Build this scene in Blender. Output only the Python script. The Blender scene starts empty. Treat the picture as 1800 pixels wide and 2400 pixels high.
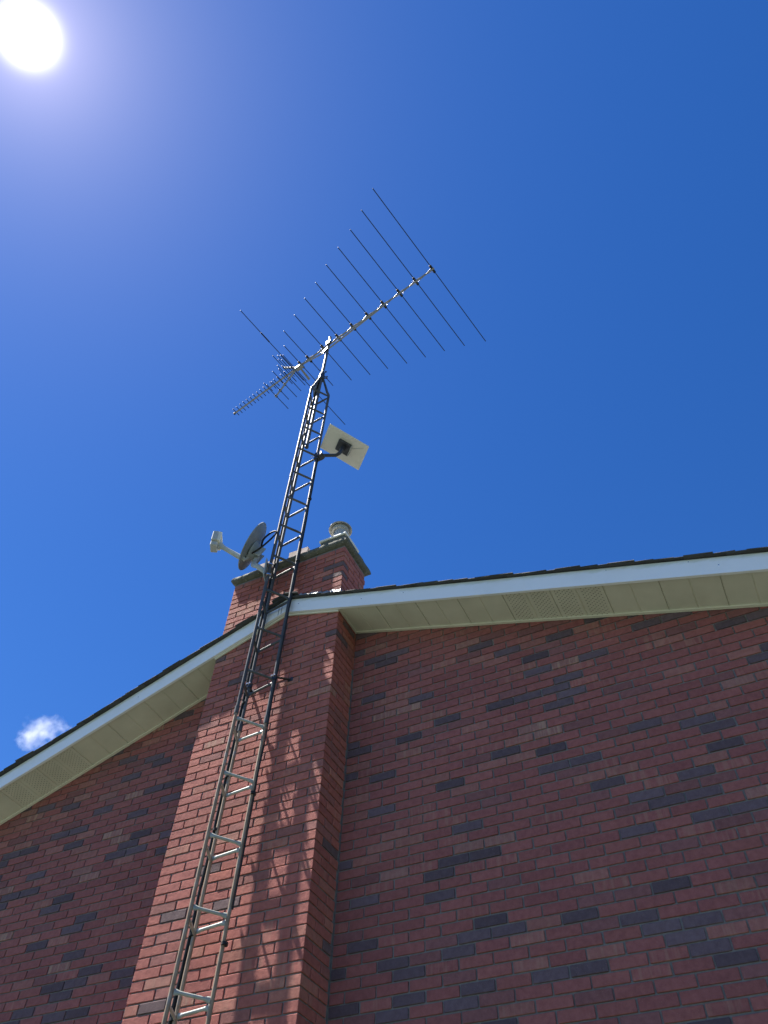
import bpy, math, random
from mathutils import Vector, Matrix, Quaternion

# ---------------------------------------------------------------- camera, sky, sun
random.seed(7)
rnd = random.random
scene = bpy.context.scene
col = scene.collection
U = 0.07                       # one brick course, in metres
GZ = 93.0                      # ground level lies 93 courses below the reference bed joint


def P(x, y, z):
    return Vector((x * U, y * U, (z + GZ) * U))


cam_d = bpy.data.cameras.new('camera')
cam = bpy.data.objects.new('camera', cam_d)
col.objects.link(cam)
scene.camera = cam
CX = Vector((0.89699271, 0.44131321, 0.02543062))
CY = Vector((-0.33707086, 0.72006621, -0.60653763))
CZ = Vector((-0.2859848, 0.53548792, 0.79464796))
CAMP = Vector((37.98636712, -64.64520384, -70.17004275))
m = Matrix((CX, -CY, -CZ)).transposed().to_4x4()
m.translation = P(*CAMP)
cam.matrix_world = m
cam_d.sensor_fit = 'VERTICAL'
cam_d.sensor_height = 36.0
cam_d.sensor_width = 27.0
cam_d.lens = 36.0 * 1814.81 / 2400.0
cam_d.clip_end = 20000
cam_d.clip_start = 0.05


def project(p):
    """cal units -> photograph pixels (1800 x 2400), depth"""
    d = Vector(p) - CAMP
    w = CZ.dot(d)
    return 900 + 1814.81 * CX.dot(d) / w, 1200 + 1814.81 * CY.dot(d) / w, w


SUN = Vector((-0.389, -0.088, 0.917)).normalized()
sun_d = bpy.data.lights.new('sun', 'SUN')
sun = bpy.data.objects.new('sun', sun_d)
col.objects.link(sun)
sun_d.energy = 5.0
sun_d.angle = math.radians(0.53)
sun_d.color = (1.0, 0.95, 0.88)
sun.rotation_euler = (-SUN).to_track_quat('-Z', 'Y').to_euler()

world = bpy.data.worlds.new('World')
scene.world = world
world.use_nodes = True
wt = world.node_tree
wt.nodes.clear()
wo = wt.nodes.new('ShaderNodeOutputWorld')
sky = wt.nodes.new('ShaderNodeTexSky')
sky.sky_type = 'NISHITA'
sky.sun_disc = False
sky.sun_elevation = math.asin(SUN.z)
sky.sun_rotation = math.atan2(SUN.x, SUN.y)
sky.altitude = 300
sky.air_density = 1.0
sky.dust_density = 0.12
sky.ozone_density = 3.0
hs = wt.nodes.new('ShaderNodeHueSaturation')
hs.inputs['Hue'].default_value = 0.513
hs.inputs['Saturation'].default_value = 1.33
hs.inputs['Value'].default_value = 0.88
wt.links.new(sky.outputs['Color'], hs.inputs['Color'])
bg = wt.nodes.new('ShaderNodeBackground')
bg.inputs['Strength'].default_value = 0.05
wt.links.new(hs.outputs['Color'], bg.inputs['Color'])
# the sun's own disc and the aureole of bright air round it
tc = wt.nodes.new('ShaderNodeTexCoord')
nrm = wt.nodes.new('ShaderNodeVectorMath'); nrm.operation = 'NORMALIZE'
wt.links.new(tc.outputs['Generated'], nrm.inputs[0])
dt = wt.nodes.new('ShaderNodeVectorMath'); dt.operation = 'DOT_PRODUCT'
wt.links.new(nrm.outputs[0], dt.inputs[0])
dt.inputs[1].default_value = SUN


def wmath(op, a, b=None, c=None):
    n = wt.nodes.new('ShaderNodeMath')
    n.operation = op
    for i, v in enumerate((a, b, c)):
        if v is None:
            continue
        if isinstance(v, (int, float)):
            n.inputs[i].default_value = v
        else:
            wt.links.new(v, n.inputs[i])
    return n.outputs[0]


cl = wmath('MINIMUM', dt.outputs['Value'], 0.9999999)
ang = wmath('MULTIPLY', wmath('ARCCOSINE', cl), 180.0 / math.pi)
near = wmath('EXPONENT', wmath('MULTIPLY', wmath('POWER', wmath('DIVIDE', ang, 1.22), 2.2), -1.0))
mid = wmath('EXPONENT', wmath('MULTIPLY', wmath('DIVIDE', ang, 2.9), -1.0))
wide = wmath('EXPONENT', wmath('MULTIPLY', wmath('DIVIDE', ang, 14.0), -1.0))
glow = []
for val, colr, k in ((near, (1, 1, 1), 1.3), (mid, (1.0, 0.8, 0.82), 0.19), (wide, (0.8, 0.7, 1.0), 0.005)):
    b = wt.nodes.new('ShaderNodeBackground')
    b.inputs['Color'].default_value = (*colr, 1)
    wt.links.new(wmath('MULTIPLY', val, k), b.inputs['Strength'])
    glow.append(b)
sh = bg.outputs[0]
for b in glow:
    a = wt.nodes.new('ShaderNodeAddShader')
    wt.links.new(sh, a.inputs[0]); wt.links.new(b.outputs[0], a.inputs[1])
    sh = a.outputs[0]
wt.links.new(sh, wo.inputs['Surface'])

scene.view_settings.view_transform = 'Standard'
scene.view_settings.look = 'None'
scene.view_settings.exposure = 1.90
scene.view_settings.gamma = 1.0
scene.view_settings.use_curve_mapping = False
scene.render.resolution_x = 768
scene.render.resolution_y = 1024

# ---------------------------------------------------------------- materials


class NT:
    def __init__(s, name):
        s.m = bpy.data.materials.new(name)
        s.m.use_nodes = True
        s.t = s.m.node_tree
        s.b = s.t.nodes['Principled BSDF']
        s.pos = None

    def n(s, typ, **kw):
        x = s.t.nodes.new(typ)
        for k, v in kw.items():
            setattr(x, k, v)
        return x

    def link(s, a, b):
        s.t.links.new(a, b)

    def position(s, scale=(1, 1, 1)):
        g = s.n('ShaderNodeNewGeometry')
        mp = s.n('ShaderNodeMapping')
        mp.inputs['Scale'].default_value = scale
        s.link(g.outputs['Position'], mp.inputs['Vector'])
        return mp.outputs[0]

    def noise(s, scale, detail=4, rough=0.6, vec=None, dist=0.0):
        x = s.n('ShaderNodeTexNoise')
        x.inputs['Scale'].default_value = scale
        x.inputs['Detail'].default_value = detail
        x.inputs['Roughness'].default_value = rough
        x.inputs['Distortion'].default_value = dist
        s.link(vec if vec is not None else s.position(), x.inputs['Vector'])
        return x.outputs['Fac']

    def ramp(s, fac, stops):
        x = s.n('ShaderNodeValToRGB')
        e = x.color_ramp.elements
        while len(e) < len(stops):
            e.new(0.5)
        for el, (p, c) in zip(e, stops):
            el.position = p
            el.color = (*c, 1) if len(c) == 3 else c
        s.link(fac, x.inputs['Fac'])
        return x.outputs['Color']

    def mix(s, fac, a, b, mode='MIX'):
        x = s.n('ShaderNodeMix', data_type='RGBA', blend_type=mode)
        for sock, v in ((x.inputs[0], fac), (x.inputs[6], a), (x.inputs[7], b)):
            if isinstance(v, (int, float)):
                sock.default_value = v
            elif isinstance(v, tuple):
                sock.default_value = (*v, 1) if len(v) == 3 else v
            else:
                s.link(v, sock)
        return x.outputs[2]

    def math(s, op, a, b=0.0):
        x = s.n('ShaderNodeMath', operation=op)
        for i, v in enumerate((a, b)):
            if isinstance(v, (int, float)):
                x.inputs[i].default_value = v
            else:
                s.link(v, x.inputs[i])
        return x.outputs[0]

    def bump(s, h, strength=0.3, dist=0.01):
        x = s.n('ShaderNodeBump')
        x.inputs['Strength'].default_value = strength
        x.inputs['Distance'].default_value = dist
        s.link(h, x.inputs['Height'])
        s.link(x.outputs[0], s.b.inputs['Normal'])

    def set(s, **kw):
        for k, v in kw.items():
            k = k.replace('_', ' ')
            if isinstance(v, tuple):
                s.b.inputs[k].default_value = (*v, 1)
            elif isinstance(v, (int, float)):
                s.b.inputs[k].default_value = v
            else:
                s.link(v, s.b.inputs[k])
        return s


def simple(name, a, b, scale, rough=0.6, metal=0.0, bump=0.0, bscale=None, bd=0.004, spec=0.5):
    t = NT(name)
    f = t.noise(scale, 5)
    t.set(Base_Color=t.ramp(f, ((0.3, a), (0.7, b))), Roughness=rough, Metallic=metal)
    t.b.inputs['Specular IOR Level'].default_value = spec
    if bump:
        t.bump(t.noise(bscale or scale * 4, 5), bump, bd)
    return t.m


def brick_material():
    t = NT('fired_brick')
    at = t.n('ShaderNodeAttribute', attribute_name='col')
    base = at.outputs['Color']
    n1 = t.noise(28, 5, 0.65)
    n2 = t.noise(160, 4, 0.7)
    streak = t.noise(1.0, 3, 0.6, t.position((38, 38, 3)))
    c = t.mix(t.math('MULTIPLY', t.ramp(n1, ((0.35, (0, 0, 0)), (0.65, (1, 1, 1)))), 0.6), base, t.mix(1.0, base, (0.62, 0.55, 0.58), 'MULTIPLY'))
    # pale vertical flashing on some bricks (alpha of the attribute says how much)
    st = t.ramp(streak, ((0.48, (0, 0, 0)), (0.62, (1, 1, 1))))
    c = t.mix(t.math('MULTIPLY', st, at.outputs['Alpha']), c, (0.42, 0.27, 0.19))
    c = t.mix(t.math('MULTIPLY', t.ramp(n2, ((0.62, (0, 0, 0)), (0.75, (1, 1, 1)))), 0.45), c, (0.07, 0.05, 0.05))
    c = t.mix(t.math('MULTIPLY', t.ramp(n2, ((0.28, (1, 1, 1)), (0.4, (0, 0, 0)))), 0.3), c, (0.5, 0.36, 0.29))
    big = t.ramp(t.noise(0.9, 5, 0.65), ((0.35, (0, 0, 0)), (0.65, (1, 1, 1))))
    c = t.mix(t.math('MULTIPLY', big, 0.45), c, t.mix(1.0, c, (0.75, 0.75, 0.8), 'MULTIPLY'))
    t.set(Base_Color=c, Roughness=0.88)
    t.b.inputs['Specular IOR Level'].default_value = 0.25
    h = t.math('ADD', t.math('MULTIPLY', n2, 0.6), t.math('MULTIPLY', n1, 0.6))
    t.bump(h, 0.7, 0.007)
    return t.m


def fascia_material():
    t = NT('white_enamelled_metal')
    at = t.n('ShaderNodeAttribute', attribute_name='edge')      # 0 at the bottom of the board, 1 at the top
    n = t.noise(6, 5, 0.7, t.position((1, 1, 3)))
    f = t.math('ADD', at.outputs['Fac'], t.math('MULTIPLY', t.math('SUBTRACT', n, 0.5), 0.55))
    top_tint = t.ramp(f, ((0.70, (0, 0, 0)), (0.92, (1, 1, 1))))
    c = t.mix(t.math('MULTIPLY', top_tint, 0.65), (0.80, 0.81, 0.82), (0.50, 0.52, 0.36))  # yellow-green tint towards the top of the board, edge broken by noise
    c = t.mix(t.math('MULTIPLY', t.ramp(t.noise(2.2, 6, 0.7), ((0.5, (0, 0, 0)), (0.8, (1, 1, 1)))), 0.35), c, (0.62, 0.63, 0.6))
    t.set(Base_Color=c, Roughness=0.42)
    t.bump(t.noise(3.0, 2), 0.08, 0.02)
    return t.m


def galvanised(name, rust):
    t = NT(name)
    n = t.noise(9, 6, 0.7)
    fine = t.noise(60, 4, 0.6, t.position((1, 1, 0.25)))
    zinc = t.ramp(fine, ((0.3, (0.20, 0.21, 0.215)), (0.7, (0.36, 0.37, 0.37))))
    rc = t.ramp(fine, ((0.3, (0.20, 0.13, 0.085)), (0.7, (0.34, 0.26, 0.18))))
    fac = t.ramp(n, ((0.62 - rust, (0, 0, 0)), (0.82 - rust, (1, 1, 1))))
    t.set(Base_Color=t.mix(fac, zinc, rc), Metallic=t.math('SUBTRACT', 0.4, t.math('MULTIPLY', fac, 0.3)),
          Roughness=t.math('ADD', 0.48, t.math('MULTIPLY', fac, 0.15)))
    t.bump(fine, 0.15, 0.002)
    return t.m


def concrete_cap():
    t = NT('weathered_concrete')
    n = t.noise(12, 6, 0.7)
    l = t.noise(26, 5, 0.75)
    c = t.ramp(n, ((0.3, (0.085, 0.088, 0.072)), (0.7, (0.16, 0.158, 0.128))))
    c = t.mix(t.ramp(l, ((0.55, (0, 0, 0)), (0.68, (1, 1, 1)))), c, (0.06, 0.07, 0.045))
    c = t.mix(t.math('MULTIPLY', t.ramp(t.noise(40, 4), ((0.62, (0, 0, 0)), (0.7, (1, 1, 1)))), 0.6), c, (0.5, 0.49, 0.44))
    t.set(Base_Color=c, Roughness=0.95)
    t.bump(l, 0.6, 0.02)
    return t.m


def shingle_material():
    t = NT('asphalt_shingle')
    at = t.n('ShaderNodeAttribute', attribute_name='col')
    n = t.noise(300, 3)
    c = t.mix(t.math('MULTIPLY', n, 0.5), at.outputs['Color'], (0.11, 0.11, 0.115))
    t.set(Base_Color=c, Roughness=0.95)
    t.bump(n, 0.6, 0.004)
    return t.m


def grass_material():
    t = NT('mown_grass')
    c = t.ramp(t.noise(0.7, 6), ((0.3, (0.042, 0.060, 0.040)), (0.7, (0.066, 0.078, 0.063))))
    c = t.mix(t.math('MULTIPLY', t.noise(40, 4), 0.5), c, (0.04, 0.05, 0.03))
    t.set(Base_Color=c, Roughness=0.95)
    t.bump(t.noise(60, 4), 0.8, 0.03)
    return t.m


def flashing_material():
    t = NT('crumpled_aluminium')
    n = t.noise(30, 5, 0.7)
    t.set(Base_Color=t.ramp(n, ((0.4, (0.16, 0.17, 0.18)), (0.6, (0.42, 0.42, 0.42)))), Metallic=0.5, Roughness=0.42)
    t.bump(n, 0.9, 0.02)
    return t.m


M_BRICK = brick_material()
M_MORTAR = simple('mortar', (0.145, 0.135, 0.135), (0.215, 0.2, 0.195), 30, 0.95, bump=0.6, bscale=120)
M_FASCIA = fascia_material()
M_SOFFIT = simple('almond_soffit_metal', (0.58, 0.565, 0.47), (0.68, 0.66, 0.56), 3.5, 0.5, bump=0.04, bscale=4, bd=0.02)
M_TRIM = simple('almond_trim_metal', (0.68, 0.665, 0.56), (0.75, 0.735, 0.63), 5, 0.45)
M_GALV = galvanised('galvanised_steel', 0.06)
M_RUSTY = galvanised('weathered_tower_tube', 0.36)
M_DARKLEG = simple('dark_tower_tube', (0.045, 0.05, 0.06), (0.10, 0.10, 0.10), 10, 0.5, 0.0, spec=0.22)  # darker tone for the leg tubes above the lower section, and the sleeves
M_DARKBRACE = simple('dark_tower_brace', (0.055, 0.06, 0.068), (0.105, 0.11, 0.112), 14, 0.55, 0.0, spec=0.2)  # darker tone for the braces of the upper sections
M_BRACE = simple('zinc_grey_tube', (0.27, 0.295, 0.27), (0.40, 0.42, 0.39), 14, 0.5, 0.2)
M_ALU = simple('aluminium_tube', (0.22, 0.22, 0.225), (0.33, 0.33, 0.33), 20, 0.5, 0.15, spec=0.3)
M_MAST = simple('weathered_mast_tube', (0.06, 0.062, 0.068), (0.13, 0.132, 0.138), 20, 0.5, 0.0, spec=0.25)
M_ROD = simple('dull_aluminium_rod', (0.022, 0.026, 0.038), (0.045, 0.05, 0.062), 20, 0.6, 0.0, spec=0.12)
M_BLACK = simple('black_plastic', (0.012, 0.012, 0.014), (0.03, 0.03, 0.032), 30, 0.7, spec=0.25)
M_CAP = concrete_cap()
M_SHINGLE = shingle_material()
M_GRASS = grass_material()
M_FLASH = flashing_material()
M_DISH = simple('grey_dish_paint', (0.19, 0.225, 0.245), (0.26, 0.295, 0.31), 8, 0.5)
M_DISHARM = simple('pale_grey_paint', (0.30, 0.325, 0.32), (0.40, 0.42, 0.41), 12, 0.5)
M_LENS = simple('ivory_feed_cover', (0.62, 0.60, 0.50), (0.70, 0.68, 0.58), 12, 0.4)
M_PANEL = simple('warm_white_plastic', (0.60, 0.575, 0.53), (0.64, 0.615, 0.57), 3, 0.5)
M_STEEL = simple('dark_painted_steel', (0.03, 0.033, 0.042), (0.06, 0.065, 0.078), 20, 0.4, 0.4)
M_VENT = simple('vent_metal', (0.30, 0.30, 0.28), (0.45, 0.45, 0.42), 18, 0.5, 0.15)
M_WHITE = simple('white_sheet_metal', (0.72, 0.72, 0.70), (0.82, 0.82, 0.80), 18, 0.45)
M_CLAY = simple('clay_flue_tile', (0.48, 0.36, 0.31), (0.62, 0.52, 0.46), 16, 0.85, bump=0.3)
M_BACKWALL = simple('plain_brickwork', (0.22, 0.09, 0.075), (0.32, 0.14, 0.11), 9, 0.9)
M_CLEAT = simple('bright_steel', (0.5, 0.5, 0.5), (0.7, 0.7, 0.7), 20, 0.25, 0.9)

# ---------------------------------------------------------------- mesh helpers
WL = {}


class MB:
    """collects faces in brick-course units"""

    def __init__(s):
        s.v = []; s.f = []; s.c = []; s.e = []

    def add(s, vs, fs, c=None, e=None):
        o = len(s.v)
        s.v += [tuple(v) for v in vs]
        s.f += [tuple(i + o for i in f) for f in fs]
        s.c += [c] * len(vs)
        s.e += (e if e is not None else [0.0] * len(vs))
        return s

    def box(s, x0, x1, y0, y1, z0, z1):
        return s.add([(x, y, z) for z in (z0, z1) for y in (y0, y1) for x in (x0, x1)],
                     [(0, 2, 3, 1), (4, 5, 7, 6), (0, 1, 5, 4), (2, 6, 7, 3), (0, 4, 6, 2), (1, 3, 7, 5)])

    def obox(s, c, ax, ay, az, hx, hy, hz, ch=0.0, col_=None):
        """oriented box with all edges chamfered by ch"""
        c, ax, ay, az = Vector(c), Vector(ax), Vector(ay), Vector(az)
        if ch <= 0:
            vs = [c + ax * hx * i + ay * hy * j + az * hz * k for k in (-1, 1) for j in (-1, 1) for i in (-1, 1)]
            return s.add(vs, [(0, 2, 3, 1), (4, 5, 7, 6), (0, 1, 5, 4), (2, 6, 7, 3), (0, 4, 6, 2), (1, 3, 7, 5)], col_)
        vs = []; idx = {}
        for i in (-1, 1):
            for j in (-1, 1):
                for k in (-1, 1):
                    for a in range(3):
                        h = [hx - ch, hy - ch, hz - ch]
                        h[a] += ch
                        idx[(i, j, k, a)] = len(vs)
                        vs.append(c + ax * h[0] * i + ay * h[1] * j + az * h[2] * k)
        return s.add(vs, chamfer_faces(idx), col_)

    def tube(s, pts, r, n=10, caps=True, flat=None):
        """pts: list of points, r: radius or list; flat: list of (rh, rv) cross sections instead"""
        pts = [Vector(p) for p in pts]
        rs = r if isinstance(r, (list, tuple)) else [r] * len(pts)
        vs = []; fs = []
        up = None
        for i, p in enumerate(pts):
            t = (pts[min(i + 1, len(pts) - 1)] - pts[max(i - 1, 0)]).normalized()
            if up is None:
                up = Vector((0, 0, 1)) if abs(t.z) < 0.9 else Vector((0, 1, 0))
            a = t.cross(up).normalized()
            b = a.cross(t).normalized()
            up = b
            ra, rb = flat[i] if flat else (rs[i], rs[i])
            for k in range(n):
                w = 2 * math.pi * k / n
                vs.append(p + a * math.cos(w) * ra + b * math.sin(w) * rb)
        for i in range(len(pts) - 1):
            for k in range(n):
                k2 = (k + 1) % n
                fs.append((i * n + k, (i + 1) * n + k, (i + 1) * n + k2, i * n + k2))
        if caps:
            fs.append(tuple(range(n)))
            fs.append(tuple(range((len(pts) - 1) * n, len(pts) * n))[::-1])
        return s.add(vs, fs)

    def lathe(s, o, axis, prof, n=28, close=False):
        """prof: list of (radius, height along axis)"""
        o, axis = Vector(o), Vector(axis).normalized()
        a = axis.orthogonal().normalized()
        b = axis.cross(a)
        vs = []; fs = []
        for r, h in prof:
            for k in range(n):
                w = 2 * math.pi * k / n
                vs.append(o + axis * h + (a * math.cos(w) + b * math.sin(w)) * r)
        for i in range(len(prof) - 1):
            for k in range(n):
                k2 = (k + 1) % n
                fs.append((i * n + k, i * n + k2, (i + 1) * n + k2, (i + 1) * n + k))
        if close:
            fs.append(tuple(range(n))[::-1])
            fs.append(tuple(range((len(prof) - 1) * n, len(prof) * n)))
        return s.add(vs, fs)

    def build(s, name, mat, parent=None, smooth=False, kind=None, colattr=False, edgeattr=False, label=None):
        ws = [P(*v) for v in s.v]
        lo = Vector([min(v[i] for v in ws) for i in range(3)])
        hi = Vector([max(v[i] for v in ws) for i in range(3)])
        c = (lo + hi) / 2
        me = bpy.data.meshes.new(name)
        me.from_pydata([v - c for v in ws], [], s.f)
        me.update()
        if colattr:
            at = me.color_attributes.new('col', 'FLOAT_COLOR', 'POINT')
            flat = []
            for q in s.c:
                flat += q
            at.data.foreach_set('color', flat)
        if edgeattr:
            at = me.attributes.new('edge', 'FLOAT', 'POINT')
            at.data.foreach_set('value', s.e)
        if smooth:
            me.polygons.foreach_set('use_smooth', [True] * len(me.polygons))
            try:
                me.set_sharp_from_angle(angle=math.radians(40))
            except Exception:
                pass
        me.materials.append(mat)
        o = bpy.data.objects.new(name, me)
        col.objects.link(o)
        o.location = c
        WL[o] = c
        if parent is not None:
            o.parent = parent
            o.location = c - WL[parent]
        if kind:
            o['kind'] = kind
        if label:
            o['label'] = label
        return o


def chamfer_faces(idx):
    F = []
    for a in range(3):
        b, c = (a + 1) % 3, (a + 2) % 3
        for sg in (-1, 1):
            q = []
            for (u, w) in ((-1, -1), (1, -1), (1, 1), (-1, 1)):
                k = [0, 0, 0]; k[a] = sg; k[b] = u; k[c] = w
                q.append(idx[(*k, a)])
            F.append(tuple(q if sg > 0 else q[::-1]))
    for a in range(3):                       # edges running along axis a
        b, c = (a + 1) % 3, (a + 2) % 3
        for u in (-1, 1):
            for w in (-1, 1):
                k0 = [0, 0, 0]; k0[a] = -1; k0[b] = u; k0[c] = w
                k1 = list(k0); k1[a] = 1
                q = [idx[(*k0, b)], idx[(*k1, b)], idx[(*k1, c)], idx[(*k0, c)]]
                F.append(tuple(q if u * w < 0 else q[::-1]))
    for i in (-1, 1):
        for j in (-1, 1):
            for k in (-1, 1):
                q = [idx[(i, j, k, a)] for a in range(3)]
                F.append(tuple(q if i * j * k > 0 else q[::-1]))
    return F


def thing(name, p, label, cat, group=None):
    o = bpy.data.objects.new(name, None)
    col.objects.link(o)
    o.location = P(*p)
    WL[o] = P(*p)
    o.empty_display_size = 0.2
    o['label'] = label
    o['category'] = cat
    if group:
        o['group'] = group
    return o


# ---------------------------------------------------------------- ground
g = MB()
g.add([(-30000, -30000, -GZ), (30000, -30000, -GZ), (30000, 30000, -GZ), (-30000, 30000, -GZ)], [(0, 1, 2, 3)])
g.build('ground', M_GRASS, kind='structure')

# ---------------------------------------------------------------- house
XL, XR = -93.0, 77.0            # ends of the gable wall
BL, BR, BD = -18.5, 0.0, 4.8    # chimney breast: left, right, depth
RIDGE = (6.63 - 1.09) / (-0.32 - 0.367)     # about -8.06


def zf(x):                      # underside of the rake board
    return min(1.09 - 0.32 * x, 6.63 + 0.367 * x)


def zs(x):                      # soffit
    return zf(x) + 0.22


house = thing('brick_house', (RIDGE, 60, -GZ),
              'red brick house gable with shallow roof, white rake boards and chimney', 'house')
BACK = 150.0

w = MB()
MF = 0.13                       # mortar face set back from the brick face
prof = [(XL, -GZ - 2), (XR, -GZ - 2), (XR, zs(XR) + 1.5), (RIDGE, zs(RIDGE) + 1.5), (XL, zs(XL) + 1.5)]
n = len(prof)
w.add([(x, MF, z) for x, z in prof] + [(x, 2.0, z) for x, z in prof],
      [tuple(range(n)), tuple(range(n, 2 * n))[::-1]] + [(i, i + n, (i + 1) % n + n, (i + 1) % n) for i in range(n)])
gable = w.build('gable_wall', M_MORTAR, house)
for nm, bb in (('side_wall', (XL, XL + 2, 2.0, BACK, -GZ - 2, zs(XL) + 1.0)),
               ('side_wall', (XR - 2, XR, 2.0, BACK, -GZ - 2, zs(XR) + 1.0))):
    MB().box(*bb).build(nm, M_BACKWALL, house)
w = MB()
w.add([(x, BACK, z) for x, z in prof] + [(x, BACK + 2, z) for x, z in prof],
      [tuple(range(n)), tuple(range(n, 2 * n))[::-1]] + [(i, i + n, (i + 1) % n + n, (i + 1) % n) for i in range(n)])
w.build('rear_wall', M_BACKWALL, house)

CHT = 14.35                     # top of the chimney brickwork
CHB = 1.6                       # back of the chimney
w = MB()
w.box(BL + MF, BR - MF, -BD + MF, CHB - MF, -GZ - 2, CHT)
chim = w.build('chimney', M_MORTAR, house)

# bricks: every one a chamfered box with its own colour
MOD = 18.5 / 6
J = 0.075                       # half a joint


def hashnoise(x, z, s):
    from mathutils import noise
    return noise.noise(Vector((x * s, 7.7, z * s)))


def brick_colour(x, z, breast):
    t = rnd()
    cl = hashnoise(x, z, 0.11)
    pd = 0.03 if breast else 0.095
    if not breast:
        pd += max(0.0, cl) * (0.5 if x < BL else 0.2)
    f = 0.0
    if t < pd:
        v = 0.82 + 0.5 * rnd()
        c = (0.125 * v, 0.088 * v, 0.102 * v)
    elif t < pd + 0.11:
        v = 0.9 + 0.25 * rnd()
        c = (0.24 * v, 0.103 * v, 0.100 * v)
    elif t < pd + 0.18:
        v = 0.9 + 0.2 * rnd()
        c = (0.33 * v, 0.138 * v, 0.118 * v)
        f = 0.35 * rnd()
    elif t < pd + 0.205:
        v = 0.9 + 0.2 * rnd()
        c = (0.31 * v, 0.15 * v, 0.13 * v)
        f = 0.65 if rnd() < 0.5 else 0.2
    else:
        v = 0.92 + 0.18 * rnd()
        h = rnd()
        c = ((0.285 + 0.035 * h) * v, (0.101 + 0.016 * h) * v, (0.096 + 0.008 * h) * v)
        f = 0.25 if rnd() < 0.12 else 0.0
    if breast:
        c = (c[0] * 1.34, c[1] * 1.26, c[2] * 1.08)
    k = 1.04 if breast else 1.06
    return (c[0] * k, c[1] * k, c[2] * k, f)


bricks = []                     # (x0,x1,y0,y1,z0,z1,parent key, colour, face)


def jit(a):
    return (rnd() * 2 - 1) * a


def put(x0, x1, y0, y1, n_, key, face, breast):
    z1 = -n_ - J + jit(0.012)
    z0 = -n_ - 1 + J + jit(0.012)
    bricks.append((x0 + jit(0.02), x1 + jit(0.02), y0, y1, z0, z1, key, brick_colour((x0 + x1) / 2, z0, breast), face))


for n_ in range(-5, int(GZ) + 1):
    half = (n_ % 2 == 0)
    # gable wall right and left of the breast
    for side in (1, -1):
        x = 0.0 if side > 0 else BL
        first = True
        while (x < XR) if side > 0 else (x > XL):
            ln = MOD / 2 if (first and half) else MOD
            xa, xb = (x, min(x + ln, XR)) if side > 0 else (max(x - ln, XL), x)
            xc = xb if side > 0 else xa
            if -n_ - 1 < max(zs(xa), zs(xb)) + 0.2:
                o_ = jit(0.022)
                put(xa + J, xb - J, o_, 0.9, n_, 'gable', 'f', False)
            x = xb if side > 0 else xa
            first = False
# chimney: corner bricks alternate stretcher / header
BW = 1.45
for n_ in range(-14, int(GZ) + 1):
    below = n_ > 6              # below the roof only front and sides in front of the wall
    yb = -0.05 if n_ >= 0 and n_ > 4 else CHB
    alt = (n_ % 2 == 0)
    # front face, corners included
    xs = [BL]
    if alt:
        xs += [BL + MOD / 2 + MOD * i for i in range(6)] + [BR]
    else:
        xs += [BL + MOD * (i + 1) for i in range(6)]
    for i in range(len(xs) - 1):
        corner = i in (0, len(xs) - 2)
        dep = BW
        if corner and alt:
            dep = MOD - J
        o_ = jit(0.02) if not corner else jit(0.008)
        put(xs[i] + (J if i else 0), xs[i + 1] - (J if i < len(xs) - 2 else 0), -BD + o_, -BD + dep, n_, 'chim', 'f', True)
    # side faces
    for sx in (1, -1):
        y = -BD + (MOD if alt else BW + J)
        while y < yb - 0.3:
            y2 = min(y + MOD, yb)
            if sx > 0:
                put(BR - BW, BR + jit(0.015), y + J, y2 - J, n_, 'chim', 'r', True)
            else:
                put(BL - jit(0.015), BL + BW, y + J, y2 - J, n_, 'chim', 'l', True)
            y = y2
    if n_ < 0:                  # back face above the roof
        x = BL + BW + J
        while x < BR - BW - 0.4:
            x2 = min(x + MOD, BR - BW - J)
            put(x + J, x2 - J, CHB - BW, CHB + jit(0.015), n_, 'chim', 'b', True)
            x = x2


def brick_area(b):
    x0, x1, y0, y1, z0, z1, key, c, face = b
    if face == 'f':
        q = [(x0, y0, z0), (x1, y0, z0), (x1, y0, z1), (x0, y0, z1)]
    elif face == 'r':
        q = [(x1, y0, z0), (x1, y1, z0), (x1, y1, z1), (x1, y0, z1)]
    else:
        return 0.0
    pp = [project(p) for p in q]
    mx = sum(p[0] for p in pp) / 4; my = sum(p[1] for p in pp) / 4
    if not (0 < mx < 1800 and 0 < my < 2400):
        return 0.0
    if key == 'gable' and BL - 9 < mx * 0 + (x0 + x1) / 2 < BL:
        return 0.0              # hidden beside the breast
    return abs(sum(pp[i][0] * pp[(i + 1) % 4][1] - pp[(i + 1) % 4][0] * pp[i][1] for i in range(4))) / 2


order = sorted(range(len(bricks)), key=lambda i: -brick_area(bricks[i]))
single = set(order[:300])
rest = {'gable': MB(), 'chim': MB()}
par = {'gable': gable, 'chim': chim}
ex, ey, ez = Vector((1, 0, 0)), Vector((0, 1, 0)), Vector((0, 0, 1))
for i, b in enumerate(bricks):
    x0, x1, y0, y1, z0, z1, key, c, face = b
    mb = MB() if i in single else rest[key]
    tw = jit(0.004); ty = jit(0.004)
    a = Vector((1, ty, tw)).normalized(); cz = Vector((-tw, 0, 1)).normalized()
    k0 = len(mb.v)
    mb.obox(((x0 + x1) / 2, (y0 + y1) / 2, (z0 + z1) / 2), a, ey, cz, (x1 - x0) / 2, (y1 - y0) / 2, (z1 - z0) / 2, 0.035, c)
    for q in range(k0, len(mb.v)):
        v = mb.v[q]
        mb.v[q] = (v[0] + jit(0.012), v[1] + jit(0.006), v[2] + jit(0.012))
    if i in single:
        mb.build('brick', M_BRICK, par[key], colattr=True)
for key in rest:
    rest[key].build('brickwork', M_BRICK, par[key], kind='stuff', colattr=True)

# chimney crown
w = MB()


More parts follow.
